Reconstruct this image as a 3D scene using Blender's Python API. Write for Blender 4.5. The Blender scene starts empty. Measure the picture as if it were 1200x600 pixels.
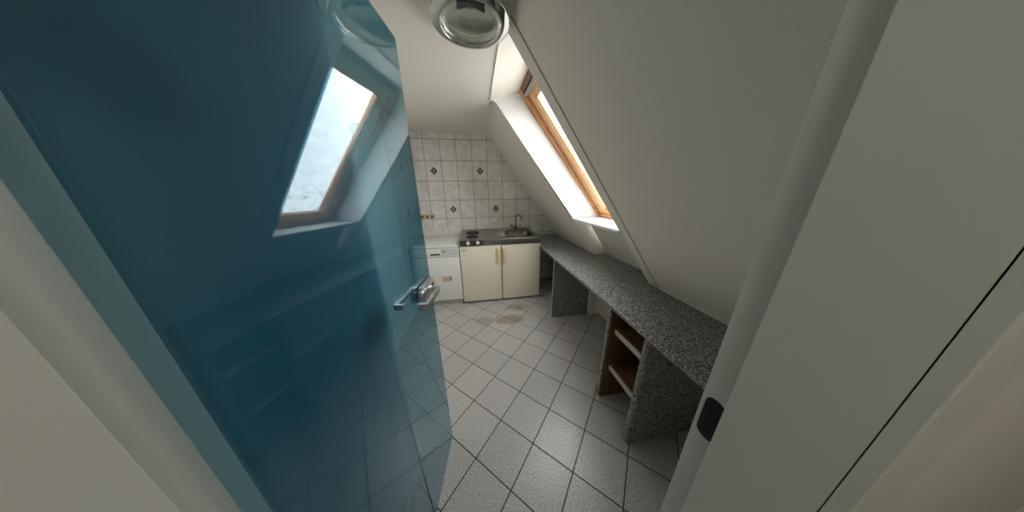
import bpy, bmesh, math, random
from mathutils import Vector, Matrix
random.seed(4)
sc = bpy.context.scene
COL = sc.collection

# ------------------------------------------------------------------ helpers
def link(o, parent=None):
    COL.objects.link(o)
    if parent is not None: o.parent = parent
    return o

def obj(name, bm, mat=None, parent=None, smooth=False, autosmooth=None):
    bmesh.ops.recalc_face_normals(bm, faces=bm.faces[:])
    me = bpy.data.meshes.new(name)
    bm.to_mesh(me); bm.free()
    if isinstance(mat, (list, tuple)):
        for m in mat: me.materials.append(m)
    elif mat: me.materials.append(mat)
    if smooth:
        for p in me.polygons: p.use_smooth = True
    o = link(bpy.data.objects.new(name, me), parent)
    if smooth and autosmooth:
        me.set_sharp_from_angle(angle=math.radians(autosmooth))
    return o

def tag(o, label, cat, group=None):
    o['label'] = label; o['category'] = cat
    if group: o['group'] = group
    return o

def struct(o):
    o['kind'] = 'structure'
    return o

def thing(name, label, cat, loc=(0, 0, 0), rotz=0, group=None):
    o = bpy.data.objects.new(name, None)
    o.empty_display_size = .1
    o.location = loc; o.rotation_euler = (0, 0, rotz)
    link(o); return tag(o, label, cat, group)

def NB(): return bmesh.new()

def hexa(bm, P, mi=0):
    """P: 8 points, bottom ring 0-3, top ring 4-7"""
    v = [bm.verts.new(p) for p in P]
    for f in ((0, 1, 2, 3), (4, 5, 6, 7), (0, 1, 5, 4), (1, 2, 6, 5), (2, 3, 7, 6), (3, 0, 4, 7)):
        bm.faces.new([v[i] for i in f]).material_index = mi
    return v

def box(bm, x0, x1, y0, y1, z0, z1, bev=0, seg=2, mi=0, rot=None, mat4=None):
    t = bmesh.new()
    hexa(t, [(x0, y0, z0), (x1, y0, z0), (x1, y1, z0), (x0, y1, z0), (x0, y0, z1), (x1, y0, z1), (x1, y1, z1), (x0, y1, z1)], mi)
    if bev: bmesh.ops.bevel(t, geom=t.edges[:], offset=bev, segments=seg, profile=.5, affect='EDGES')
    if mat4 is not None: t.transform(mat4)
    for f in t.faces: f.material_index = mi
    merge(bm, t)

def merge(bm, t):
    me = bpy.data.meshes.new('tmp'); t.to_mesh(me); t.free(); bm.from_mesh(me); bpy.data.meshes.remove(me)

def prism(bm, poly, lo, hi, axis='z', mi=0, bev=0, seg=2):
    """extrude a 2-D polygon; axis z: (x,y) ; y: (x,z) ; x: (y,z)"""
    def mk(a, b, c):
        return {'z': (a, b, c), 'y': (a, c, b), 'x': (c, a, b)}[axis]
    t = bmesh.new()
    A = [t.verts.new(mk(a, b, lo)) for a, b in poly]
    B = [t.verts.new(mk(a, b, hi)) for a, b in poly]
    n = len(poly)
    t.faces.new(A); t.faces.new(B)
    for i in range(n):
        t.faces.new((A[i], A[(i+1) % n], B[(i+1) % n], B[i]))
    bmesh.ops.recalc_face_normals(t, faces=t.faces[:])
    if bev: bmesh.ops.bevel(t, geom=t.edges[:], offset=bev, segments=seg, profile=.5, affect='EDGES')
    for f in t.faces: f.material_index = mi
    merge(bm, t)

def prism_y(bm, poly, yf0, yf1, mi=0):
    """polygon (x,z) extruded between Y functions of z"""
    A = [bm.verts.new((x, yf0(z), z)) for x, z in poly]
    B = [bm.verts.new((x, yf1(z), z)) for x, z in poly]
    n = len(poly)
    bm.faces.new(A); bm.faces.new(B)
    for i in range(n):
        bm.faces.new((A[i], A[(i+1) % n], B[(i+1) % n], B[i]))

def lathe(bm, prof, c=(0, 0, 0), seg=48, mat4=None, mi=0):
    t = bmesh.new()
    rings = []
    for r, z in prof:
        if r < 1e-6: rings.append([t.verts.new((0, 0, z))])
        else: rings.append([t.verts.new((r*math.cos(2*math.pi*k/seg), r*math.sin(2*math.pi*k/seg), z)) for k in range(seg)])
    for a, b in zip(rings, rings[1:]):
        for k in range(seg):
            k2 = (k+1) % seg
            if len(a) == 1 and len(b) == 1: continue
            if len(a) == 1: t.faces.new((a[0], b[k], b[k2]))
            elif len(b) == 1: t.faces.new((a[k], a[k2], b[0]))
            else: t.faces.new((a[k], a[k2], b[k2], b[k]))
    M = Matrix.Translation(c)
    if mat4 is not None: M = M @ mat4
    t.transform(M)
    for f in t.faces: f.material_index = mi
    merge(bm, t)

def tube(bm, pts, r, seg=12, cap=True, mi=0):
    """swept circle (r may be a list)"""
    pts = [Vector(p) for p in pts]
    n = len(pts)
    R = r if isinstance(r, (list, tuple)) else [r]*n
    t = bmesh.new(); rings = []
    up = None
    for i, p in enumerate(pts):
        d = (pts[min(i+1, n-1)] - pts[max(i-1, 0)]).normalized()
        if up is None:
            up = Vector((0, 0, 1)) if abs(d.z) < .9 else Vector((1, 0, 0))
        a = (up - d*up.dot(d)).normalized(); b = d.cross(a); up = a
        rings.append([t.verts.new(p + R[i]*(a*math.cos(2*math.pi*k/seg) + b*math.sin(2*math.pi*k/seg))) for k in range(seg)])
    for A, B in zip(rings, rings[1:]):
        for k in range(seg): t.faces.new((A[k], A[(k+1) % seg], B[(k+1) % seg], B[k]))
    if cap: t.faces.new(rings[0]); t.faces.new(rings[-1])
    for f in t.faces: f.material_index = mi
    merge(bm, t)

def bend(pts, r=.01, n=6):
    """round the inner corners of a polyline"""
    pts = [Vector(p) for p in pts]; out = [pts[0]]
    for a, b, c in zip(pts, pts[1:], pts[2:]):
        d1 = (a-b).normalized(); d2 = (c-b).normalized()
        p, q = b+d1*r, b+d2*r
        for k in range(n+1):
            t = k/n; out.append((1-t)**2*p + 2*t*(1-t)*b + t*t*q)
    out.append(pts[-1]); return out

# ------------------------------------------------------------------ materials
class NT:
    def __init__(s, name):
        s.m = bpy.data.materials.new(name); s.m.use_nodes = True
        s.t = s.m.node_tree; s.t.nodes.clear()
        s.out = s.n('ShaderNodeOutputMaterial')
    def n(s, typ, **kw):
        x = s.t.nodes.new(typ)
        for k, v in kw.items(): setattr(x, k, v)
        return x
    def l(s, a, b): s.t.links.new(a, b)
    def val(s, sock, v):
        if isinstance(v, bpy.types.NodeSocket): s.l(v, sock)
        else: sock.default_value = v
    def math(s, op, a, b=0., c=0.):
        x = s.n('ShaderNodeMath', operation=op)
        for i, v in enumerate((a, b, c)): s.val(x.inputs[i], v)
        return x.outputs[0]
    def mix(s, f, a, b):
        x = s.n('ShaderNodeMix', data_type='RGBA')
        s.val(x.inputs[0], f); s.val(x.inputs[6], a); s.val(x.inputs[7], b); return x.outputs[2]
    def ramp(s, f, stops):
        x = s.n('ShaderNodeValToRGB'); s.l(f, x.inputs[0])
        e = x.color_ramp.elements
        while len(e) < len(stops): e.new(.5)
        for k, (p, c) in enumerate(stops):
            e[k].position = p; e[k].color = c if len(c) == 4 else (*c, 1)
        return x.outputs[0]
    def noise(s, vec, scale, detail=3, rough=.55):
        x = s.n('ShaderNodeTexNoise'); s.l(vec, x.inputs['Vector'])
        x.inputs['Scale'].default_value = scale; x.inputs['Detail'].default_value = detail; x.inputs['Roughness'].default_value = rough
        return x.outputs['Fac']
    def pos(s): return s.n('ShaderNodeTexCoord').outputs['Object']
    def bsdf(s, col, rough=.5, metal=0., spec=.5, **kw):
        b = s.n('ShaderNodeBsdfPrincipled')
        if not isinstance(col, bpy.types.NodeSocket) and len(col) == 3: col = (*col, 1)
        s.val(b.inputs['Base Color'], col); s.val(b.inputs['Roughness'], rough); s.val(b.inputs['Metallic'], metal)
        b.inputs['Specular IOR Level'].default_value = spec
        for k, v in kw.items(): s.val(b.inputs[k], v)
        s.l(b.outputs[0], s.out.inputs[0]); return b
    def bump(s, b, h, strength=.2, dist=.002):
        x = s.n('ShaderNodeBump'); x.inputs['Strength'].default_value = strength; x.inputs['Distance'].default_value = dist
        s.l(h, x.inputs['Height']); s.l(x.outputs[0], b.inputs['Normal'])

def flat(name, col, rough=.5, metal=0., vary=.06, vs=12., bump=0, bs=150., spec=.5):
    m = NT(name); p = m.pos()
    c = m.mix(m.noise(p, vs, 3), tuple(x*(1-vary) for x in col)+(1,), tuple(min(1, x*(1+vary)) for x in col)+(1,))
    b = m.bsdf(c, rough, metal, spec)
    if bump: m.bump(b, m.noise(p, bs, 2), bump)
    return m.m

PAINT = flat('wall_paint', (.86, .825, .75), .75, vary=.03, vs=3, bump=.12, bs=260, spec=.3)
REVEAL = flat('white_reveal_paint', (.74, .74, .73), .6, vary=.02, vs=4, spec=.3)
JAMB = flat('door_frame_lacquer', (.70, .70, .62), .4, vary=.02)
BEAD = flat('cream_sealant', (.72, .69, .60), .5)
ENAMEL = flat('white_enamel', (.87, .87, .85), .25, vary=.02)
CREAM = flat('cream_lacquer', (.86, .80, .66), .33, vary=.025, vs=5)
CREAMD = flat('cream_plastic', (.78, .64, .37), .4)
OUTLET = flat('dark_beige_plastic', (.22, .17, .11), .4)
BEIGE = flat('beige_plastic', (.60, .51, .35), .4)
KICK = flat('kickplate_grey', (.48, .45, .39), .5)
BLACK = flat('black_plastic', (.012, .012, .012), .35)
DARKGAP = flat('dark_interior', (.03, .028, .025), .7)
STEEL = flat('brushed_steel', (.36, .35, .33), .30, 1., vary=.08, vs=40)
STEELB = flat('basin_steel', (.24, .22, .205), .25, 1., vary=.1, vs=30)
TAPC = flat('dull_chrome', (.34, .33, .30), .18, 1.)
CHROME = flat('chrome', (.80, .80, .80), .06, 1., vary=.02)
SATIN = flat('satin_aluminium', (.88, .88, .88), .30, 1., vary=.03)
IRON = flat('hotplate_iron', (.02, .019, .018), .55)
PANELB = flat('hob_control_panel', (.045, .045, .045), .35)
KNOB = flat('white_knob', (.85, .85, .83), .3)
STICK = flat('faded_sticker', (.60, .50, .33), .6, vary=.2, vs=60)
LETTER = flat('grey_print', (.22, .21, .17), .5)
PLATE = flat('lamp_plate', (.7, .7, .68), .4)
RADI = flat('radiator_enamel', (.62, .59, .52), .4, vary=.03)

def wood(name, a, b, scale=9, rough=.45, axis=(1, 14, 14)):
    m = NT(name); mp = m.n('ShaderNodeMapping'); m.l(m.pos(), mp.inputs[0]); mp.inputs['Scale'].default_value = axis
    n = m.noise(mp.outputs[0], scale, 5, .6)
    c = m.ramp(n, [(.3, a), (.7, b)])
    m.bsdf(c, rough); return m.m
PINE = wood('pine_lacquer', (.56, .27, .12), (.70, .37, .18), 3, .35, (3, 22, 3))
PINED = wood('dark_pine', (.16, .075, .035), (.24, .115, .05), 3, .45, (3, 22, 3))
PINEL = wood('pale_pine', (.66, .40, .21), (.78, .50, .28), 3, .35, (3, 22, 3))
BROWN = wood('brown_shelf_wood', (.125, .062, .026), (.20, .105, .045), 3, .5, (2, 2, 16))
SHELFEDGE = flat('pale_shelf_edge', (.55, .50, .42), .5)

def granite():
    m = NT('speckled_granite_laminate'); p = m.pos()
    v = m.n('ShaderNodeTexVoronoi'); m.l(p, v.inputs['Vector']); v.inputs['Scale'].default_value = 205
    sep = m.n('ShaderNodeSeparateColor'); m.l(v.outputs['Color'], sep.inputs[0])
    n = m.noise(p, 100, 3, .6)
    s = m.math('ADD', m.math('MULTIPLY', sep.outputs[0], .55), m.math('MULTIPLY', n, .6))
    c = m.ramp(s, [(.30, (.026, .028, .027)), (.45, (.105, .108, .102)), (.58, (.21, .215, .205)), (.78, (.45, .455, .435))])
    m.bsdf(c, .24); return m.m
GRANITE = granite()

FS, FA, FO = .24748, -.7468, (.5876, 1.1742)
def floor_mat():
    m = NT('speckled_floor_tiles'); p = m.pos()
    sp = m.n('ShaderNodeSeparateXYZ'); m.l(p, sp.inputs[0])
    x = m.math('SUBTRACT', sp.outputs[0], FO[0]); y = m.math('SUBTRACT', sp.outputs[1], FO[1])
    ca, sa = math.cos(FA)/FS, math.sin(FA)/FS
    u = m.math('ADD', m.math('MULTIPLY', x, ca), m.math('MULTIPLY', y, sa))
    v = m.math('ADD', m.math('MULTIPLY', x, -sa), m.math('MULTIPLY', y, ca))
    def line(a):
        f = m.math('FRACT', a); d = m.math('MINIMUM', f, m.math('SUBTRACT', 1., f))
        return d
    d = m.math('MINIMUM', line(u), line(v))
    grout = m.math('SUBTRACT', 1., m.math('SMOOTH_MIN', 1., m.math('MULTIPLY', m.math('MAXIMUM', m.math('SUBTRACT', d, .009), 0.), 180.), .05))
    cell = m.n('ShaderNodeCombineXYZ'); m.l(m.math('FLOOR', u), cell.inputs[0]); m.l(m.math('FLOOR', v), cell.inputs[1])
    wn = m.n('ShaderNodeTexWhiteNoise'); wn.noise_dimensions = '3D'; m.l(cell.outputs[0], wn.inputs['Vector'])
    speck = m.noise(p, 130, 3, .8)
    cloud = m.noise(p, 14, 4, .6)
    base = m.ramp(speck, [(.37, (.29, .28, .265)), (.5, (.53, .518, .495)), (.63, (.76, .75, .725))])
    base = m.mix(m.math('MULTIPLY', cloud, .35), base, (.46, .45, .43, 1))
    tone = m.math('ADD', .93, m.math('MULTIPLY', wn.outputs['Value'], .12))
    tm = m.n('ShaderNodeVectorMath', operation='SCALE'); m.l(base, tm.inputs[0]); m.l(tone, tm.inputs['Scale'])
    base = tm.outputs[0]
    # worn, rust-brown stains in front of the kitchenette
    def stain(cx, cy, rx, ry):
        a = m.math('DIVIDE', m.math('SUBTRACT', sp.outputs[0], cx), rx); b = m.math('DIVIDE', m.math('SUBTRACT', sp.outputs[1], cy), ry)
        r = m.math('ADD', m.math('MULTIPLY', a, a), m.math('MULTIPLY', b, b))
        r = m.math('ADD', r, m.math('MULTIPLY', m.math('SUBTRACT', m.noise(p, 9, 4), .5), 1.4))
        return m.math('MAXIMUM', m.math('SUBTRACT', 1., r), 0.)
    st = m.math('ADD', stain(.30, 2.10, .20, .11), m.math('ADD', m.math('MULTIPLY', stain(.45, 2.35, .16, .11), .6), m.math('MULTIPLY', stain(.0, 2.12, .14, .12), .4)))
    st = m.math('MINIMUM', m.math('MULTIPLY', st, 1.2), .68)
    base = m.mix(st, base, (.30, .20, .13, 1))
    col = m.mix(grout, base, (.045, .042, .038, 1))
    rough = m.math('ADD', .30, m.math('MULTIPLY', grout, .5))
    b = m.bsdf(col, rough)
    m.bump(b, m.math('SUBTRACT', m.math('MULTIPLY', speck, .25), grout), .35, .002)
    return m.m
FLOOR = floor_mat()

def tile_wall(name, axis, o, tw, z0, th, lim=None):
    """ceramic wall tiles with grey joints; axis = world axis along the wall"""
    m = NT(name); p = m.pos()
    sp = m.n('ShaderNodeSeparateXYZ'); m.l(p, sp.inputs[0])
    u = m.math('DIVIDE', m.math('SUBTRACT', sp.outputs[axis], o), tw)
    v = m.math('DIVIDE', m.math('SUBTRACT', sp.outputs[2], z0), th)
    def dist(a, s):
        f = m.math('FRACT', a); return m.math('MULTIPLY', m.math('MINIMUM', f, m.math('SUBTRACT', 1., f)), s)
    d = m.math('MINIMUM', dist(u, tw), dist(v, th))
    g = m.math('SUBTRACT', 1., m.math('MINIMUM', m.math('MULTIPLY', m.math('MAXIMUM', m.math('SUBTRACT', d, .0022), 0.), 700.), 1.))
    marb = m.noise(p, 9, 6, .65)
    base = m.ramp(marb, [(.35, (.72, .705, .66)), (.6, (.88, .865, .82))])
    col = m.mix(g, base, (.16, .155, .145, 1))
    rough = m.math('ADD', .22, m.math('MULTIPLY', g, .5))
    if lim:
        k = m.math('LESS_THAN', sp.outputs[axis], lim)
        col = m.mix(k, col, (.86, .825, .75, 1))
        rough = m.math('ADD', rough, m.math('MULTIPLY', k, .4)); g = m.math('MULTIPLY', g, m.math('SUBTRACT', 1., k))
    b = m.bsdf(col, rough)
    m.bump(b, m.math('SUBTRACT', m.math('MULTIPLY', m.noise(p, 22, 2), .15), g), .3, .002)
    return m.m

def glass_mat(name, tint, ior=1.5, haze=0., debris=False, gcol=(1, 1, 1, 1)):
    """clear sheet glass: straight-through transmission + mirror reflection"""
    m = NT(name)
    geo = m.n('ShaderNodeNewGeometry'); fr = m.n('ShaderNodeFresnel')
    m.l(m.math('ADD', m.math('MULTIPLY', geo.outputs['Backfacing'], 1/ior-ior), ior), fr.inputs['IOR'])
    tr = m.n('ShaderNodeBsdfTransparent'); tr.inputs[0].default_value = (*tint, 1)
    gl = m.n('ShaderNodeBsdfGlossy'); gl.inputs['Roughness'].default_value = .0; gl.inputs['Color'].default_value = gcol
    base = tr.outputs[0]
    if haze:
        p = m.pos()
        tl = m.n('ShaderNodeBsdfTranslucent'); tl.inputs[0].default_value = (.9, .93, .95, 1)
        drops = m.ramp(m.noise(p, 9, 4, .6), [(.44, (0, 0, 0)), (.62, (1, 1, 1))])
        mx = m.n('ShaderNodeMixShader'); m.l(m.math('MULTIPLY', drops, haze), mx.inputs[0])
        m.l(base, mx.inputs[1]); m.l(tl.outputs[0], mx.inputs[2]); base = mx.outputs[0]
        if debris:
            df = m.n('ShaderNodeBsdfDiffuse'); df.inputs[0].default_value = (.05, .06, .05, 1)
            sp = m.n('ShaderNodeSeparateXYZ'); m.l(p, sp.inputs[0])
            low = m.math('MULTIPLY', m.math('SUBTRACT', 1.75, sp.outputs[2]), 1.6)
            low = m.math('MINIMUM', m.math('MAXIMUM', low, 0.), 1.)
            spk = m.math('GREATER_THAN', m.math('ADD', m.noise(p, 32, 4, .6), m.math('MULTIPLY', low, .09)), .70)
            mx = m.n('ShaderNodeMixShader'); m.l(spk, mx.inputs[0]); m.l(base, mx.inputs[1]); m.l(df.outputs[0], mx.inputs[2]); base = mx.outputs[0]
    mx = m.n('ShaderNodeMixShader'); m.l(fr.outputs[0], mx.inputs[0]); m.l(base, mx.inputs[1]); m.l(gl.outputs[0], mx.inputs[2])
    m.l(mx.outputs[0], m.out.inputs[0]); return m.m
DOORGLASS = glass_mat('blue_tinted_glass', (.37, .595, .69), 1.52)
PANE = glass_mat('rain_wet_pane', (.97, .98, .98), 1.5, haze=.10, debris=True)

LAMPG = glass_mat('clear_lamp_glass', (.955, .968, .96), 1.55)
REFL = flat('lamp_reflector', (.70, .74, .71), .16, .85)

# ------------------------------------------------------------------ dimensions
YB, ZC, XL = 3.25, 2.27, -.87          # back wall, ceiling, left wall
NX, NZ, D0 = .807, .59, 1.507          # roof slope plane  NX*x + NZ*z = D0
H0 = -1.15                             # far end of the hall behind the doorway
W0, W1 = .08, .22                      # the doorway wall
sx = lambda z, d=D0: (d - NZ*z)/NX
def yfar(z):
    if z < 1.0: return 2.035
    if z < 1.21: return 2.035 - .03*(z-1.0)/.21
    return 2.005 + (min(z, 2.4)-1.21)*.151
def ynear(z): return 1.243 + max(0, min(z, 2.4)-.9)*.052
def ygroove(z): return ynear(z) - .078 - max(0, z-.9)*.01

# ------------------------------------------------------------------ setting
bm = NB(); box(bm, -1.2, 1.9, H0-.1, YB+.1, -.1, 0)
struct(obj('floor', bm, FLOOR))

bm = NB()
box(bm, -1.2, .17, H0-.1, YB+.1, ZC, ZC+.25)
struct(obj('ceiling', bm, PAINT))

TB = dict(tw=.2166, th=.2696)
Z0 = (2.252-1.4837)*.912 + 1.4837
BACK = tile_wall('back_wall_tiles', 0, -.757*.912, TB['tw'], Z0, TB['th'])
LEFT = tile_wall('left_wall_tiles', 1, 2.80-TB['tw']/2, TB['tw'], Z0, TB['th'], lim=2.40)
bm = NB(); box(bm, -1.2, 1.9, YB, YB+.1, 0, 2.45); wb = struct(obj('wall_back', bm, BACK))
bm = NB(); box(bm, XL-.12, XL, .80, YB, 0, ZC); wl = struct(obj('wall_left', bm, LEFT))

bm = NB(); box(bm, -1.2, -.415, W1-.01, .85, 0, ZC); struct(obj('wall_left_pier', bm, PAINT))

# dark diamond inlays in the tiles, each with a pale bar
def diamond(parent, c, along):
    w, h, t = .046, .056, .0025
    bm = NB()
    def pt(a, b, d):
        return (c[0]+a, c[1]-d, c[2]+b) if along == 'x' else (c[0]+d, c[1]+a, c[2]+b)
    A = [(w, 0), (0, h), (-w, 0), (0, -h)]
    hexa(bm, [pt(a, b, -.001) for a, b in A] + [pt(a, b, t) for a, b in A])
    o = obj('tile_inlay', bm, INLAY, parent)
    bm = NB(); B = [(.008, -.028), (.008, .028), (-.008, .028), (-.008, -.028)]
    hexa(bm, [pt(a, b, t-.0005) for a, b in B] + [pt(a, b, t+.001) for a, b in B])
    obj('inlay_bar', bm, INLAYB, o)
INLAY = flat('dark_inlay', (.035, .035, .028), .3)
INLAYB = flat('pale_inlay', (.55, .54, .48), .3)
u0 = -.757*.912
for col, row in ((0, 1), (3, 1), (1, 3), (4, 3)):
    diamond(wb, (u0+(col+.5)*TB['tw'], YB, Z0-(row+.5)*TB['th']), 'x')
for row in (1, 3):
    diamond(wl, (XL, 2.80, Z0-(row+.5)*TB['th']), 'y')

# roof slope: near part, far part, window surround
cx = sx(ZC)
def corner(T, n=10):
    p0 = Vector((cx-T, ZC)); p1 = Vector((cx, ZC)); p2 = p1 + Vector((NZ, -NX))*T; out = []
    for k in range(n+1):
        t = k/n; q = (1-t)**2*p0 + 2*t*(1-t)*p1 + t*t*p2; out.append((q.x, q.y))
    return out
KN = 1.30                                       # knee wall under the slope
outer = [(KN, 0), (1.8, 0), (1.8, .67), (.461, 2.5)]
bm = NB()
rest = [(KN, (D0-NX*KN)/NZ)] + outer + [(.0, 2.5)]
loops = []
for k in range(7):                              # the ceiling joint is crisp at the recess and rounds off towards the tiles
    t = k/6; prof = corner(.015+.165*t) + rest
    loops.append([bm.verts.new((x, yfar(z)*(1-t)+YB*t, z)) for x, z in prof])
bm.faces.new(loops[0]); bm.faces.new(loops[-1])
for A_, B_ in zip(loops, loops[1:]):
    for k in range(len(A_)): bm.faces.new((A_[k], A_[(k+1) % len(A_)], B_[(k+1) % len(A_)], B_[k]))
nearp = [(.17, ZC), (cx, ZC), (KN, (D0-NX*KN)/NZ)] + outer + [(.17, 2.5)]
DI = D0 + .008
prism_y(bm, [(cx, ZC), (KN, (D0-NX*KN)/NZ), (KN, 0), (KN+.031, 0), (KN+.031, (DI-NX*(KN+.031))/NZ), (sx(ZC, DI), ZC)], lambda z: H0, lambda z: ygroove(z)-.004)
prism_y(bm, [(.17, ZC), (sx(ZC, DI), ZC), (KN+.031, (DI-NX*(KN+.031))/NZ), (KN+.031, 0), (1.8, 0), (1.8, .67), (.461, 2.5), (.17, 2.5)], lambda z: H0, lambda z: ynear(z)-.02)
# panel under the sill, set back from the slope
DP = D0 + .129
prism_y(bm, [(sx(1.20, DP), 1.20), (1.45, (DP-NX*1.45)/NZ), (1.45, 0), (1.8, 0), (1.8, .67), (1.46, 1.135), (1.44, 1.20)], lambda z: ynear(z)-.03, lambda z: yfar(z)+.01)
# head lining of the window recess
prism_y(bm, [(.17, ZC), (.425, 2.352), (.47, 2.385), (.461, 2.5), (.17, 2.5)], lambda z: ynear(z)-.03, lambda z: yfar(z)+.02)
struct(obj('wall_right', bm, PAINT))

# far reveal and head are freshly painted white: thin plaster lining, sits 2 mm proud
bm = NB()
prism_y(bm, [(sx(2.262)+.004, 2.262), (.43, 2.345), (1.31, 1.225), (sx(1.225)+.004, 1.225)], lambda z: yfar(z)-.003, lambda z: yfar(z)+.006)
struct(obj('trim_1', bm, REVEAL))
# bead on the far edge of the recess
bm = NB(); tube(bm, [(sx(z)-.001, yfar(z)-.002, z) for z in (2.255, 1.9, 1.5, 1.215)], .004, 8)
struct(obj('trim_2', bm, BEAD, smooth=True))
# board along the near edge of the recess, separated from the slope by a groove
bm = NB()
DT = D0 - .007
zk = (DT-NX*(KN-.004))/NZ
prism_y(bm, [(sx(ZC-.002, DT), ZC-.002), (sx(.795, DT), .795), (sx(.795, D0+.33), .795), (sx(2.42, D0+.33), 2.42), (.43, 2.36), (.25, 2.30)], ygroove, ynear)
struct(obj('trim_3', bm, PAINT))
bm = NB(); prism_y(bm, [(KN+.002, 0), (KN+.002, .755), (1.5, .755), (1.5, 0)], lambda z: 1.15, lambda z: 1.24)
struct(obj('trim_4', bm, PAINT))
# joint bead between ceiling and recess head
bm = NB(); tube(bm, [(.168, 1.30, ZC-.001), (.166, 1.8, ZC-.001), (.165, 2.16, ZC-.001)], .0045, 8)
struct(obj('trim_5', bm, BEAD, smooth=True))
# sealant beads behind the worktop
bm = NB()
zt = .795
tube(bm, [(sx(zt)-.003, .24, zt), (sx(zt)-.003, 1.15, zt)], .006, 8)
tube(bm, [(1.442, 1.26, zt), (1.442, 2.03, zt)], .006, 8)
tube(bm, [(sx(zt)-.003, 2.05, zt), (sx(zt)-.003, 3.24, zt)], .004, 8)
struct(obj('trim_6', bm, BEAD, smooth=True))
# skirting round the foot of the knee wall pier
bm = NB()
box(bm, KN-.016, KN, 2.02, 2.034, 0, .075, .004); box(bm, KN-.016, KN, 2.078, YB-.01, 0, .075, .004); box(bm, KN-.016, 1.45, 2.018, 2.034, 0, .075, .004)
struct(obj('baseboard_right', bm, PAINT))
bm = NB()
box(bm, XL, XL+.012, .862, 2.56, 0, .07, .003); box(bm, XL, -.405, .85, .862, 0, .07, .003); box(bm, -.415, -.405, .24, .862, 0, .07, .003)
struct(obj('baseboard_left', bm, PAINT))

# ---- roof window
def WP(u, w, side, off):
    x = .2078 + u*NZ + w*NX; z = ZC - u*NX + w*NZ
    zz = ZC - u*NX
    return (x, yfar(zz)-off if side == 'f' else ynear(zz)+off, z)
def ring(bm, u0, u1, off0, wd, w0, w1, mi_head=0, mi=0):
    """rectangular ring of four members, outer edge at off0, member width wd"""
    for s in ('n', 'f'):
        P = [WP(u, w, s, o) for u in (u0, u1) for (w, o) in ((w0, off0), (w0, off0+wd), (w1, off0+wd), (w1, off0))]
        hexa(bm, P, mi)
    for a, b, k in ((u0, u0+wd, mi_head), (u1-wd, u1, mi)):
        P = [WP(u, w, s, off0+wd-.001) for u in (a, b) for (w, s) in ((w0, 'n'), (w0, 'f'), (w1, 'f'), (w1, 'n'))]
        hexa(bm, P, k)
win = bpy.data.objects.new('window_1', None); link(win); struct(win)
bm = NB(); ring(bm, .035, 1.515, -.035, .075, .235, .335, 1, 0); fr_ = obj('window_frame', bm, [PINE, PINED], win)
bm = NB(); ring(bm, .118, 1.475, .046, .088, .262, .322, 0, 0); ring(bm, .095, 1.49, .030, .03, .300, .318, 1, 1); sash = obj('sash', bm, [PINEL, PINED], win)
bm = NB(); ring(bm, .206, 1.387, .134, .012, .272, .300); obj('glazing_bead', bm, PINE, sash)
bm = NB()
hexa(bm, [WP(u, w, s, .142) for w in (.290, .294) for (u, s) in ((.21, 'n'), (.21, 'f'), (1.383, 'f'), (1.383, 'n'))])
obj('pane', bm, PANE, sash)
bm = NB()                                                           # ventilation bar under the head
hexa(bm, [WP(u, w, s, .055) for w in (.232, .258) for (u, s) in ((.125, 'n'), (.125, 'f'), (.150, 'f'), (.150, 'n'))])
obj('ventilation_bar', bm, flat('grey_aluminium', (.40, .39, .37), .6), sash)
bm = NB()
for u in (1.36,):
    a = Vector(WP(u, .232, 'f', .02)); lathe(bm, [(0, .004), (.006, .003), (.007, 0), (.007, -.006)], a, 12, Vector((-NX, 0, -NZ)).to_track_quat('Z', 'Y').to_matrix().to_4x4())
obj('screw_cap', bm, BLACK, fr_, True)
# white sill board
bm = NB()
zs = 1.222
P = []
for z in (zs-.020, zs):
    P += [(sx(1.215)-.012, ynear(zs)+.002, z-.004), (1.33, ynear(zs)+.002, z), (1.33, yfar(zs)-.004, z), (sx(1.215)-.012, yfar(zs)-.004, z-.004)]
hexa(bm, P); bmesh.ops.bevel(bm, geom=bm.edges[:], offset=.003, segments=2, affect='EDGES')
obj('window_sill', bm, REVEAL, win)

# ---- doorway wall, door frame, hall behind
OX0, OX1, OZ = -.352, .400, 2.03
bm = NB()
box(bm, -1.2, OX0-.03, W0, W1, 0, ZC); box(bm, OX1+.03, KN, W0, W1, 0, ZC); box(bm, OX0-.03, OX1+.03, W0, W1, OZ+.03, ZC)
struct(obj('wall_front', bm, PAINT))
fr = bpy.data.objects.new('door_2', None); link(fr); struct(fr)
bm = NB()
def jamb(bm, side):
    x = OX1 if side > 0 else OX0; s = side
    def b(xa, xb, ya, yb, za, zb): box(bm, min(xa, xb), max(xa, xb), ya, yb, za, zb, .0015)
    b(x, x+s*.03, W1-.04, W1+.004, 0, OZ+.03)             # rebate strip
    b(x-s*.014, x+s*.03, W0-.004, W1-.036, 0, OZ+.03)     # raised main lining
    b(x-s*.014, x+s*.07, W0-.016, W0, 0, OZ+.07)          # architrave on the hall side
jamb(bm, 1); obj('jamb', bm, JAMB, fr)
bm = NB(); jamb(bm, -1); obj('jamb', bm, JAMB, fr)
bm = NB()
box(bm, OX0, OX1, W1-.04, W1+.004, OZ, OZ+.03, .0015); box(bm, OX0, OX1, W0-.004, W1-.036, OZ-.014, OZ+.03, .0015); box(bm, OX0-.02, OX1+.02, W0-.016, W0, OZ-.014, OZ+.07, .0015)
obj('head_jamb', bm, JAMB, fr)
bm = NB()
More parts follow.
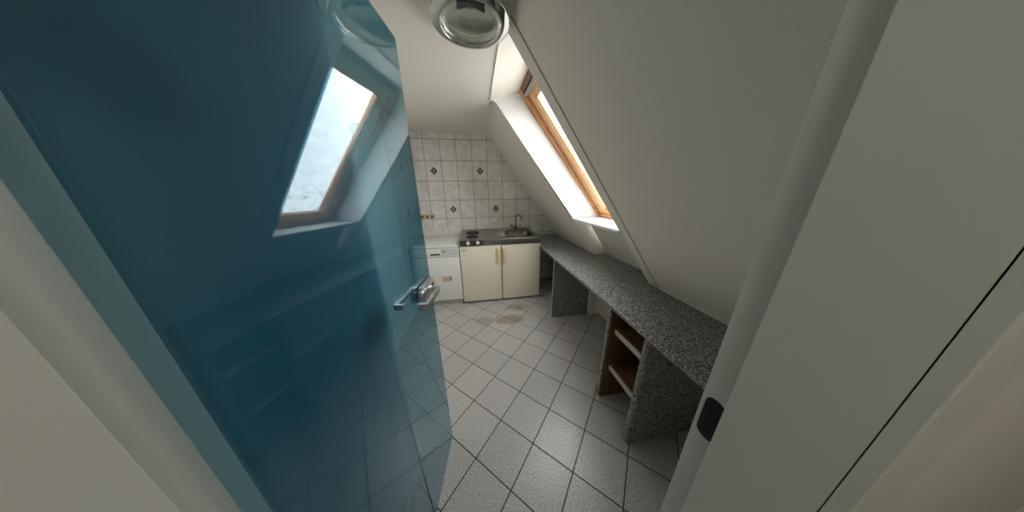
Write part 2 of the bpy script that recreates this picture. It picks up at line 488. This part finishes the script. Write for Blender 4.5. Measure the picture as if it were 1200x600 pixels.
for (za, zb) in ((1.035, 1.125),):
    pts = []
    ya, yb, r = W1-.034, W1-.004, .012
    for (cy, cz, a0) in ((yb-r, zb-r, 0), (ya+r, zb-r, 90), (ya+r, za+r, 180), (yb-r, za+r, 270)):
        for k in range(5):
            a = math.radians(a0+k*22.5); pts.append((cy+r*math.cos(a), cz+r*math.sin(a)))
    prism(bm, pts, OX1-.0015, OX1+.002, 'x')
obj('strike_hole_shade', bm, BLACK, fr)  # flat black plate stands for the shade inside the strike hole
bm = NB(); box(bm, -1.2, -1.08, H0, W0, 0, ZC); struct(obj('wall_hall_left', bm, PAINT))
bm = NB(); box(bm, -1.2, 1.8, H0-.1, H0, 0, ZC+.1); struct(obj('wall_hall_back', bm, PAINT))

# ------------------------------------------------------------------ glass door
A = math.radians(7.0)
LW = .709
door = bpy.data.objects.new('door_1', None); link(door); struct(door)
door.location = (-.247-LW*math.sin(A), .938-LW*math.cos(A), 0); door.rotation_euler = (0, 0, -A)
tag(door, 'blue tinted glass door leaf standing open on the left, with silver lever handle', 'door')
bm = NB(); box(bm, -.004, .004, 0, LW, .006, 1.99, .0008, 1); obj('glass_leaf', bm, DOORGLASS, door)
def rrect(y0, y1, z0, z1, r, n=6):
    pts = []
    for (cy, cz, a0) in ((y1-r, z1-r, 0), (y0+r, z1-r, 90), (y0+r, z0+r, 180), (y1-r, z0+r, 270)):
        for k in range(n+1):
            a = math.radians(a0+k*90/n); pts.append((cy+r*math.cos(a), cz+r*math.sin(a)))
    return pts
HZ = 1.078
for s in (1, -1):
    bm = NB()
    pts = rrect(LW-.155, LW-.001, HZ-.036, HZ+.036, .030)
    lo, hi = (.0045, .024) if s > 0 else (-.024, -.0045)
    prism(bm, pts, lo, hi, 'x', bev=.003, seg=2)
    case = obj('lock_case', bm, SATIN, door, True, 40)
    bm = NB()
    x = s*.024
    box(bm, x-.001, x+.001, LW-.034, LW-.022, HZ-.016, HZ+.010, .0006, 1)
    obj('keyhole', bm, BLACK, case)
    bm = NB()
    # lever: square-section neck, grip bar towards the hinge, end returning to the glass
    def sq(bm, pts, w, h):
        pts = [Vector(p) for p in pts]; rings = []
        for i, p in enumerate(pts):
            d = (pts[min(i+1, len(pts)-1)]-pts[max(i-1, 0)]).normalized()
            up = Vector((0, 0, 1)); sd = d.cross(up).normalized()
            rings.append([bm.verts.new(p+sd*a*w/2+up*b*h/2) for a, b in ((-1, -1), (1, -1), (1, 1), (-1, 1))])
        for R1, R2 in zip(rings, rings[1:]):
            for k in range(4): bm.faces.new((R1[k], R1[(k+1) % 4], R2[(k+1) % 4], R2[k]))
        bm.faces.new(rings[0]); bm.faces.new(rings[-1])
    yp = LW-.062
    path = bend([(s*.020, yp, HZ-.006), (s*.061, yp, HZ-.006), (s*.061, yp-.148, HZ-.006), (s*.030, yp-.148, HZ-.006)], .009, 5)
    sq(bm, path, .013, .021)
    bmesh.ops.bevel(bm, geom=[e for e in bm.edges if e.calc_face_angle(0) > .8], offset=.0025, segments=2, affect='EDGES')
    obj('lever', bm, SATIN, door, True, 40)
    bm = NB(); lathe(bm, [(.0, .004), (.013, .004), (.015, .001), (.015, -.003)], (s*.024, yp, HZ-.006), 24, Matrix.Rotation(s*math.pi/2, 4, 'Y'))
    obj('lever_collar', bm, SATIN, case, True, 40)
for z in (.28, 1.72):
    bm = NB()
    for s in (1, -1):
        lo, hi = (.0042, .016) if s > 0 else (-.016, -.0042)
        box(bm, lo, hi, .006, .075, z-.035, z+.035, .003)
    lathe(bm, [(0, .05), (.010, .05), (.011, .047), (.011, -.047), (.010, -.05), (0, -.05)], (.0, -.006, z), 16)
    obj('hinge', bm, SATIN, door, True, 40)

# ------------------------------------------------------------------ ceiling lamp
lamp = thing('ceiling_lamp', 'round chrome ceiling lamp with clear glass bowl, beside the roof slope', 'lamp', (.022, 1.212, ZC))
lamp.scale = (1.035, 1.035, 1.0)
bm = NB(); lathe(bm, [(0, -.0005), (.125, -.0005), (.128, -.004), (.136, -.020), (.0, -.020)]); obj('mounting_plate', bm, PLATE, lamp, True, 40)
bm = NB()
prof = [(.134, -.016), (.150, -.026), (.162, -.036), (.169, -.045), (.1715, -.049), (.1705, -.0535), (.166, -.0555), (.152, -.061), (.141, -.0645), (.136, -.0655), (.1335, -.063), (.133, -.056), (.133, -.038)]
lathe(bm, prof, seg=72); obj('chrome_rim', bm, flat('dark_chrome', (.50, .50, .49), .07, 1., vary=.02), lamp, True)
bm = NB(); lathe(bm, [(.1329, -.046), (.126, -.038), (.105, -.032), (.06, -.029), (0, -.028)], seg=72); rf = obj('reflector', bm, REFL, lamp, True)
bm = NB(); lathe(bm, [(.010, -.028), (.013, -.034), (.013, -.044), (.0, -.046)], (0, -.075, 0), 20); tube(bm, bend([(-.055, -.058, -.040), (-.012, -.075, -.038), (.012, -.075, -.038), (.055, -.055, -.040)], .02, 5), .008, 12)
obj('bowl_reflection', bm, BLACK, rf, True, 40)  # added black bar, imitates the dark reflections in the glass bowl
bm = NB()
AN = (4, 12, 20, 30, 40, 50, 60, 70, 80)
prof = [(.1329, -.060)] + [(.1328*math.cos(a), -.060-.022*math.sin(a)) for a in [math.radians(d) for d in AN]] + [(0, -.0825)]
prof += [(0, -.0795)] + [(.1295*math.cos(a), -.060-.019*math.sin(a)) for a in [math.radians(d) for d in AN[::-1]]]
lathe(bm, prof, seg=72); obj('glass_bowl', bm, LAMPG, lamp, True)

# ------------------------------------------------------------------ kitchenette
KX0, KX1, KY, KB = -.260, .815, 2.56, YB-.006
kit = thing('kitchenette', 'cream kitchenette unit with steel top, two hotplates and sink, against the tiled wall', 'kitchenette', (0, 0, 0))
bm = NB()
box(bm, KX0+.004, KX0+.022, KY+.045, KB-.04, .03, .815); box(bm, KX1-.022, KX1-.002, KY+.022, KB-.04, .03, .815)
box(bm, KX0+.004, KX1-.002, KY+.045, KB-.04, .03, .05); box(bm, KX0+.004, KX1-.002, KB-.06, KB-.04, .03, .815)
box(bm, .272, .288, KY+.045, KB-.06, .05, .815)
box(bm, KX0+.004, KX1-.002, KY+.045, KY+.065, .78, .815)
obj('body', bm, CREAM, kit)
for x in (KX0+.05, KX1-.05):
    for y in (KY+.08, KB-.1):
        bm = NB(); lathe(bm, [(0, .03), (.018, .03), (.018, .006), (.022, .003), (.022, 0), (0, 0)], (x, y, 0.0005), 16); obj('foot', bm, BLACK, kit, True, 40)
# fridge door (left) is thicker and rounded; cupboard door (right)
bm = NB(); box(bm, KX0, .270, KY, KY+.042, .030, .822, .008, 3); d1 = obj('door', bm, CREAM, kit, True, 40)
bm = NB(); box(bm, .284, KX1, KY+.002, KY+.020, .032, .820, .004, 2); d2 = obj('door', bm, CREAM, kit, True, 40)
def handle(par, x, w):
    bm = NB()
    box(bm, x-w/2, x+w/2, KY-.026, KY-.012, .565, .780, .005, 3); box(bm, x-w/2, x+w/2, KY-.014, KY+.003, .755, .778, .003); box(bm, x-w/2, x+w/2, KY-.014, KY+.003, .567, .590, .003)
    obj('handle', bm, CREAMD, par, True, 40)
handle(d1, .232, .034); handle(d2, .316, .034)
bm = NB()
xx = KX0+.018
for w, g in ((.010, .003), (.006, .003), (.007, .003), (.009, .003), (.006, .003), (.008, .003)):
    box(bm, xx, xx+w, KY-.0012, KY+.001, .768, .779); xx += w+g
obj('nameplate', bm, LETTER, d1)
# steel worktop with rounded front apron, raised back edge, sink cut-out
ZT = .905
BX0, BX1, BY0, BY1 = .395, .760, 2.70, 3.09
bm = NB()
def rr(x0, x1, y0, y1, r, n=5): return [(a, b) for a, b in rrect(x0, x1, y0, y1, r, n)]
hole = rr(BX0, BX1, BY0, BY1, .07)
outer_ = [(KX1, KY-.002), (KX1, KB), (KX0, KB), (KX0, KY-.002)]
# top sheet: radial bridging between the rounded hole and the rectangle
def ray_rect(px, py):
    cx, cy = (BX0+BX1)/2, (BY0+BY1)/2; dx, dy = px-cx, py-cy; t = 1e9
    if dx > 1e-9: t = min(t, (KX1-cx)/dx)
    if dx < -1e-9: t = min(t, (KX0-cx)/dx)
    if dy > 1e-9: t = min(t, (KB-cy)/dy)
    if dy < -1e-9: t = min(t, (KY-.002-cy)/dy)
    return (cx+dx*t, cy+dy*t)
cx_, cy_ = (BX0+BX1)/2, (BY0+BY1)/2
ang = sorted([math.atan2(b-cy_, a-cx_) for a, b in hole] + [math.atan2(b-cy_, a-cx_) for a, b in outer_])
def ray_hole(a):
    dx, dy = math.cos(a), math.sin(a); best = None
    for (p, q) in zip(hole, hole[1:]+hole[:1]):
        ex, ey = q[0]-p[0], q[1]-p[1]; den = dx*ey-dy*ex
        if abs(den) < 1e-12: continue
        t = ((p[0]-cx_)*ey-(p[1]-cy_)*ex)/den; s_ = ((p[0]-cx_)*dy-(p[1]-cy_)*dx)/den
        if t > 0 and -1e-6 <= s_ <= 1+1e-6: best = t if best is None else min(best, t)
    return (cx_+dx*best, cy_+dy*best)
inner = [ray_hole(a) for a in ang]; outr = [ray_rect(*p) for p in inner]
vi = [bm.verts.new((a, b, ZT)) for a, b in inner]; vo = [bm.verts.new((a, b, ZT)) for a, b in outr]
for k in range(len(ang)):
    k2 = (k+1) % len(ang); bm.faces.new((vi[k], vi[k2], vo[k2], vo[k]))
top = obj('steel_worktop', bm, STEEL, kit)
bm = NB()
box(bm, KX0, KX1, KY-.006, KY+.014, .826, ZT+.003, .006, 3)                 # front apron
box(bm, KX0, KX0+.01, KY+.008, KB, .87, ZT+.003, .003); box(bm, KX1-.01, KX1, KY+.008, KB, .87, ZT+.003, .003)
box(bm, KX0, KX1, KB-.012, KB, .87, ZT+.022, .003)                           # raised back edge
obj('apron', bm, STEEL, top, True, 40)
bm = NB()                                                                    # drainer ridges
for k in range(7):
    y = 2.74+k*.045; box(bm, .07, .36, y, y+.014, ZT-.001, ZT+.003, .0025, 2)
obj('drainer_ridges', bm, STEEL, top, True, 40)
bm = NB()                                                                    # basin
ringsd = [(0, ZT+.004), (-.006, ZT+.004), (.002, ZT-.002), (.016, ZT-.09), (.045, ZT-.135)]
prev = None
for off, z in ringsd:
    P = rr(BX0+off, BX1-off, BY0+off, BY1-off, max(.02, .07-off*.4))
    cur = [bm.verts.new((a, b, z)) for a, b in P]
    if prev:
        for k in range(len(cur)): bm.faces.new((prev[k], prev[(k+1) % len(cur)], cur[(k+1) % len(cur)], cur[k]))
    prev = cur
bm.faces.new(prev); basin = obj('sink_basin', bm, STEELB, kit, True, 50)
bm = NB(); lathe(bm, [(0, .003), (.012, .003), (.030, .004), (.034, .001), (.034, -.002)], (.47, 2.90, ZT-.134), 24); obj('drain', bm, CHROME, basin, True)
# hob
bm = NB(); box(bm, -.235, .045, 2.60, 3.17, ZT-.001, ZT+.004, .002); hob = obj('hob_plate', bm, STEEL, kit)
for y, r in ((2.735, .075), (3.00, .090)):
    bm = NB(); lathe(bm, [(0, .013), (r*.25, .013), (r*.28, .015), (r*.92, .016), (r, .012), (r+.004, .010), (r+.006, 0)], (-.095, y, ZT+.004), 40); obj('hotplate', bm, IRON, hob, True, 40)
bm = NB(); box(bm, KX0+.012, .045, KY-.009, KY-.005, .836, ZT-.004, .001); cp = obj('control_panel', bm, PANELB, kit)
for x in (-.149, -.026):
    bm = NB(); lathe(bm, [(0, .022), (.014, .022), (.018, .018), (.022, .004), (.024, 0), (.024, -.001)], (x, KY-.009, .866), 28, Matrix.Rotation(math.pi/2, 4, 'X'))
    box(bm, x-.003, x+.003, KY-.036, KY-.029, .852, .880, .001)
    obj('knob', bm, KNOB, cp, True, 40)
bm = NB(); lathe(bm, [(0, .003), (.006, .002), (.007, 0)], (-.088, KY-.009, .868), 14, Matrix.Rotation(math.pi/2, 4, 'X')); obj('pilot_light', bm, BLACK, cp, True)
# mixer tap with two cross handles and swan-neck spout
tx, ty = .575, 3.135
tap = None
bm = NB()
lathe(bm, [(0, 0.0005), (.026, 0.0005), (.026, .006), (.019, .012), (.016, .030), (.022, .040), (.022, .062), (.014, .070), (0, .072)], (tx, ty, ZT), 24)
tube(bm, [(tx-.055, ty, ZT+.062), (tx, ty, ZT+.050), (tx+.055, ty, ZT+.062)], .011, 12)
tap = obj('tap_body', bm, TAPC, kit, True, 40)
bm = NB()
pts = [(tx, ty, ZT+.065), (tx, ty, ZT+.15)] + [(tx+.035-.035*math.cos(a), ty-.05*(1-math.cos(a))*.9, ZT+.20+.04*math.sin(a)) for a in [math.radians(d) for d in range(0, 181, 15)]] + [(tx+.072, ty-.092, ZT+.165)]
tube(bm, pts, .011, 12); obj('spout', bm, TAPC, tap, True, 50)
for s in (-1, 1):
    bm = NB(); c = Vector((tx+s*.060, ty, ZT+.064))
    tube(bm, [c, c+Vector((s*.018, 0, .012))], .013, 14)
    for a in (45, 135, 225, 315):
        d = Vector((-.4*s*math.sin(math.radians(a)), math.cos(math.radians(a)), math.sin(math.radians(a))))*.026
        tube(bm, [c+Vector((s*.013, 0, .008)), c+Vector((s*.013, 0, .008))+d], [.006, .0045], 8)
    obj('tap_handle', bm, TAPC, tap, True, 50)

# ------------------------------------------------------------------ dishwasher
DX0, DX1, DY = -.864, -.268, 2.57
dw = thing('dishwasher', 'white freestanding dishwasher left of the cream kitchenette', 'dishwasher', (0, 0, 0))
bm = NB(); box(bm, DX0+.004, DX1-.004, DY+.03, YB-.03, .07, .818); obj('body', bm, ENAMEL, dw)
bm = NB(); box(bm, DX0, DX1, DY-.006, YB-.006, .820, .850, .006, 3); obj('top_plate', bm, ENAMEL, dw, True, 40)
bm = NB(); box(bm, DX0, DX1, DY, DY+.03, .700, .815, .005, 2); pn = obj('control_panel', bm, ENAMEL, dw, True, 40)
bm = NB(); box(bm, DX0, DX1, DY+.003, DY+.03, .078, .696, .006, 2); dd = obj('door', bm, ENAMEL, dw, True, 40)
bm = NB(); box(bm, DX0+.006, DX1-.006, DY+.03, DY+.045, .001, .076); obj('kick_plate', bm, KICK, dw)
bm = NB(); box(bm, -.625, -.508, DY-.0008, DY+.004, .725, .745, .0006, 1); obj('handle_recess', bm, BLACK, pn)
bm = NB(); box(bm, -.490, DX1-.012, DY-.0008, DY+.002, .712, .806, .0006, 1); obj('dial_panel', bm, flat('panel_grey', (.70, .70, .67), .3), pn)
bm = NB(); lathe(bm, [(0, .008), (.009, .008), (.011, 0)], (-.458, DY-.0008, .772), 20, Matrix.Rotation(math.pi/2, 4, 'X')); obj('push_button', bm, BLACK, pn, True, 40)
bm = NB()
for k in range(6): box(bm, -.425+k*.022, -.422+k*.022, DY-.0016, DY, .768, .786)
box(bm, -.40, -.32, DY-.0016, DY, .738, .743); box(bm, -.30, -.282, DY-.0016, DY, .784, .787)
obj('printed_marks', bm, flat('pale_print', (.42, .42, .39), .5), pn)
bm = NB(); box(bm, -.515, -.412, DY+.0018, DY+.0034, .355, .430); stk = obj('sticker', bm, STICK, dd); stk['label'] = 'faded beige sticker'
bm = NB(); box(bm, -.416, -.394, DY+.0016, DY+.0038, .365, .422); obj('sticker_mark', bm, LETTER, stk)

# ------------------------------------------------------------------ triple socket
so = thing('socket', 'beige triple power socket on the tiles above the dishwasher', 'socket', (-.745, YB, 1.137))
bm = NB(); prism(bm, [(a, b) for a, b in rrect(-.115, .100, -.038, .038, .008)], -.011, 0, 'y', bev=.002); obj('cover', bm, BEIGE, so, True, 40)
for k in range(3):
    x = -.079+k*.071
    bm = NB(); lathe(bm, [(.0, .0113), (.018, .0113), (.0195, .0125), (.022, .0135), (.024, .0108)], (x, 0, 0), 24, Matrix.Rotation(math.pi/2, 4, 'X'))
    c = obj('outlet', bm, OUTLET, so, True, 40)
    bm = NB()
    for dx in (-.0095, .0095): lathe(bm, [(0, .0118), (.0035, .0118), (.0035, .011)], (x+dx, 0, 0), 10, Matrix.Rotation(math.pi/2, 4, 'X'))
    obj('contact_hole', bm, BLACK, c)

# ------------------------------------------------------------------ granite worktop and its supports
wt = None
bm = NB()
poly = [(.800, .228), (1.284, .228), (1.284, 1.250), (1.442, 1.250), (1.442, 2.030), (1.284, 2.030), (1.284, 3.244), (.822, 3.244), (.822, 2.548), (.800, 2.548)]
prism(bm, poly, .760, .790, 'z')
fe = [e for e in bm.edges if all(abs(v.co.x-.8) < 1e-4 for v in e.verts) and abs(e.verts[0].co.z-e.verts[1].co.z) < 1e-5]
bmesh.ops.bevel(bm, geom=fe, offset=.009, segments=4, profile=.5, affect='EDGES')
wt = tag(obj('worktop', bm, GRANITE, None, True, 30), 'long grey speckled worktop running along the roof slope', 'worktop')
sp = thing('support_panel', 'narrow grey speckled support panel under the worktop, near the kitchenette', 'panel', (1.05, 2.05, 0))
bm = NB(); box(bm, -.230, .232, -.010, .012, .001, .758, .001, 1); obj('board', bm, GRANITE, sp)
bm = NB(); box(bm, -.2335, -.2305, -.010, .012, .001, .758); obj('edge_band', bm, flat('pale_edge_band', (.45, .45, .43), .4), sp)
sh = thing('shelf_unit', 'grey speckled open shelf unit with brown interior under the worktop, nearest the doorway', 'shelf', (1.05, .88, 0))
bm = NB(); box(bm, -.236, .232, .142, .168, .001, .758, .004, 3); obj('side_panel', bm, GRANITE, sh, True, 40)
bm = NB()
prism(bm, [(-.226+.0, -.125)]+[(-.218+.022*math.cos(math.radians(a))-.0, -.147+.022*math.sin(math.radians(a))) for a in range(95, 271, 16)]+[(.222, -.169), (.222, -.125)], .001, .758, 'z')
obj('side_panel', bm, GRANITE, sh, True, 40)
bm = NB(); box(bm, -.228, .222, .134, .1415, .002, .757); obj('lining', bm, BROWN, sh)
bm = NB(); box(bm, -.205, .222, -.1245, -.117, .002, .757); obj('lining', bm, BROWN, sh)
bm = NB(); box(bm, .2225, .230, -.124, .1415, .002, .757); obj('back_panel', bm, BROWN, sh)
bm = NB(); box(bm, -.205, .222, -.116, .1335, .738, .757); obj('top_rail', bm, BROWN, sh)
for z in (.285, .585):
    bm = NB(); box(bm, -.180, .222, -.1165, .1335, z-.018, z+.016); b = obj('shelf', bm, BROWN, sh)
    bm = NB(); box(bm, -.192, -.1802, -.1165, .1335, z-.020, z+.017, .002); obj('front_edge', bm, SHELFEDGE, b)
    bm = NB(); box(bm, -.176, -.150, .124, .1335, z+.0162, z+.021, .002); obj('shelf_pin', bm, SATIN, b)

# ------------------------------------------------------------------ radiator in the niche under the window
ra = thing('radiator', 'white ribbed panel radiator in the dark niche under the worktop', 'radiator', (0, 0, 0))
bm = NB()
x0 = 1.360; ys, ye = 1.32, 1.985; n = 20; w = (ye-ys)/n
poly = []
for k in range(n):
    y = ys+k*w
    for f, d in ((0, 0), (.30, 0), (.42, .012), (.88, .012), (1.0, 0)): poly.append((y+f*w, x0-.012+d))
poly = [(x, y) for y, x in poly] + [(x0+.022, ye), (x0+.022, ys)]
prism(bm, poly, .12, .70, 'z'); pnl = obj('ribbed_panel', bm, RADI, ra)
bm = NB(); box(bm, x0-.012, x0+.06, ys-.006, ye+.006, .7005, .712, .002); obj('top_grille', bm, RADI, ra)
bm = NB(); box(bm, x0+.022, x0+.062, ys+.02, ye-.02, .14, .68); obj('rear_panel', bm, RADI, ra)
for y in (ys+.12, ye-.12):
    bm = NB(); box(bm, x0+.06, 1.4495, y-.015, y+.015, .55, .66, .002); obj('bracket', bm, RADI, ra)
bm = NB(); tube(bm, [(x0+.02, ye-.02, .14), (x0+.02, ye-.02, .0005)], .008, 10); obj('pipe', bm, RADI, ra, True, 50)

# ------------------------------------------------------------------ light
w = bpy.data.worlds.new('overcast_sky'); sc.world = w; w.use_nodes = True
nt = w.node_tree; nt.nodes.clear()
bg = nt.nodes.new('ShaderNodeBackground'); ow = nt.nodes.new('ShaderNodeOutputWorld')
bg.inputs[0].default_value = (.97, .985, .985, 1); bg.inputs[1].default_value = 9.0
nt.links.new(bg.outputs[0], ow.inputs[0])
# portal over the roof window opening: only guides the sampling of the sky
pl = bpy.data.lights.new('sky_portal', 'AREA'); pl.shape = 'RECTANGLE'; pl.size = 1.5; pl.size_y = .95
pl.cycles.is_portal = True
po = bpy.data.objects.new('sky_portal', pl); link(po)
c = Vector(WP(.77, .345, 'n', 0)); po.location = (c.x, 1.66, c.z)
zax = Vector((NX, 0, NZ)); xax = Vector((NZ, 0, -NX)); yax = zax.cross(xax)
po.rotation_euler = Matrix((xax, yax, zax)).transposed().to_euler()
hl = bpy.data.lights.new('hall_fill', 'AREA'); hl.shape = 'SQUARE'; hl.size = .35; hl.energy = 4.4; hl.color = (1, .97, .93)  # added fill light behind the camera, no known lamp in the hall
ho = bpy.data.objects.new('hall_fill', hl); link(ho); ho.location = (.18, -.42, ZC-.03)

# ------------------------------------------------------------------ camera
cam = bpy.data.cameras.new('camera'); co = bpy.data.objects.new('camera', cam); link(co)
cam.sensor_width = 36; cam.lens = 236.958/1200*36; cam.clip_start = .01
yaw, pit, rol = .161766433, .307051648, -.0111619572
cy, sy, cp, sp_ = math.cos(yaw), math.sin(yaw), math.cos(pit), math.sin(pit)
f = Vector((sy*cp, cy*cp, -sp_)); r0 = Vector((cy, -sy, 0)); u_ = r0.cross(f)
cr, sr = math.cos(rol), math.sin(rol)
R_ = cr*r0+sr*u_; U_ = -sr*r0+cr*u_
M = Matrix((R_, U_, -f)).transposed().to_4x4(); M.translation = (0, 0, 1.48373)
co.matrix_world = M
sc.camera = co
sc.view_settings.view_transform = 'Standard'; sc.view_settings.look = 'None'
sc.view_settings.gamma = 1; sc.view_settings.use_curve_mapping = False
sc.view_settings.exposure = 0.32
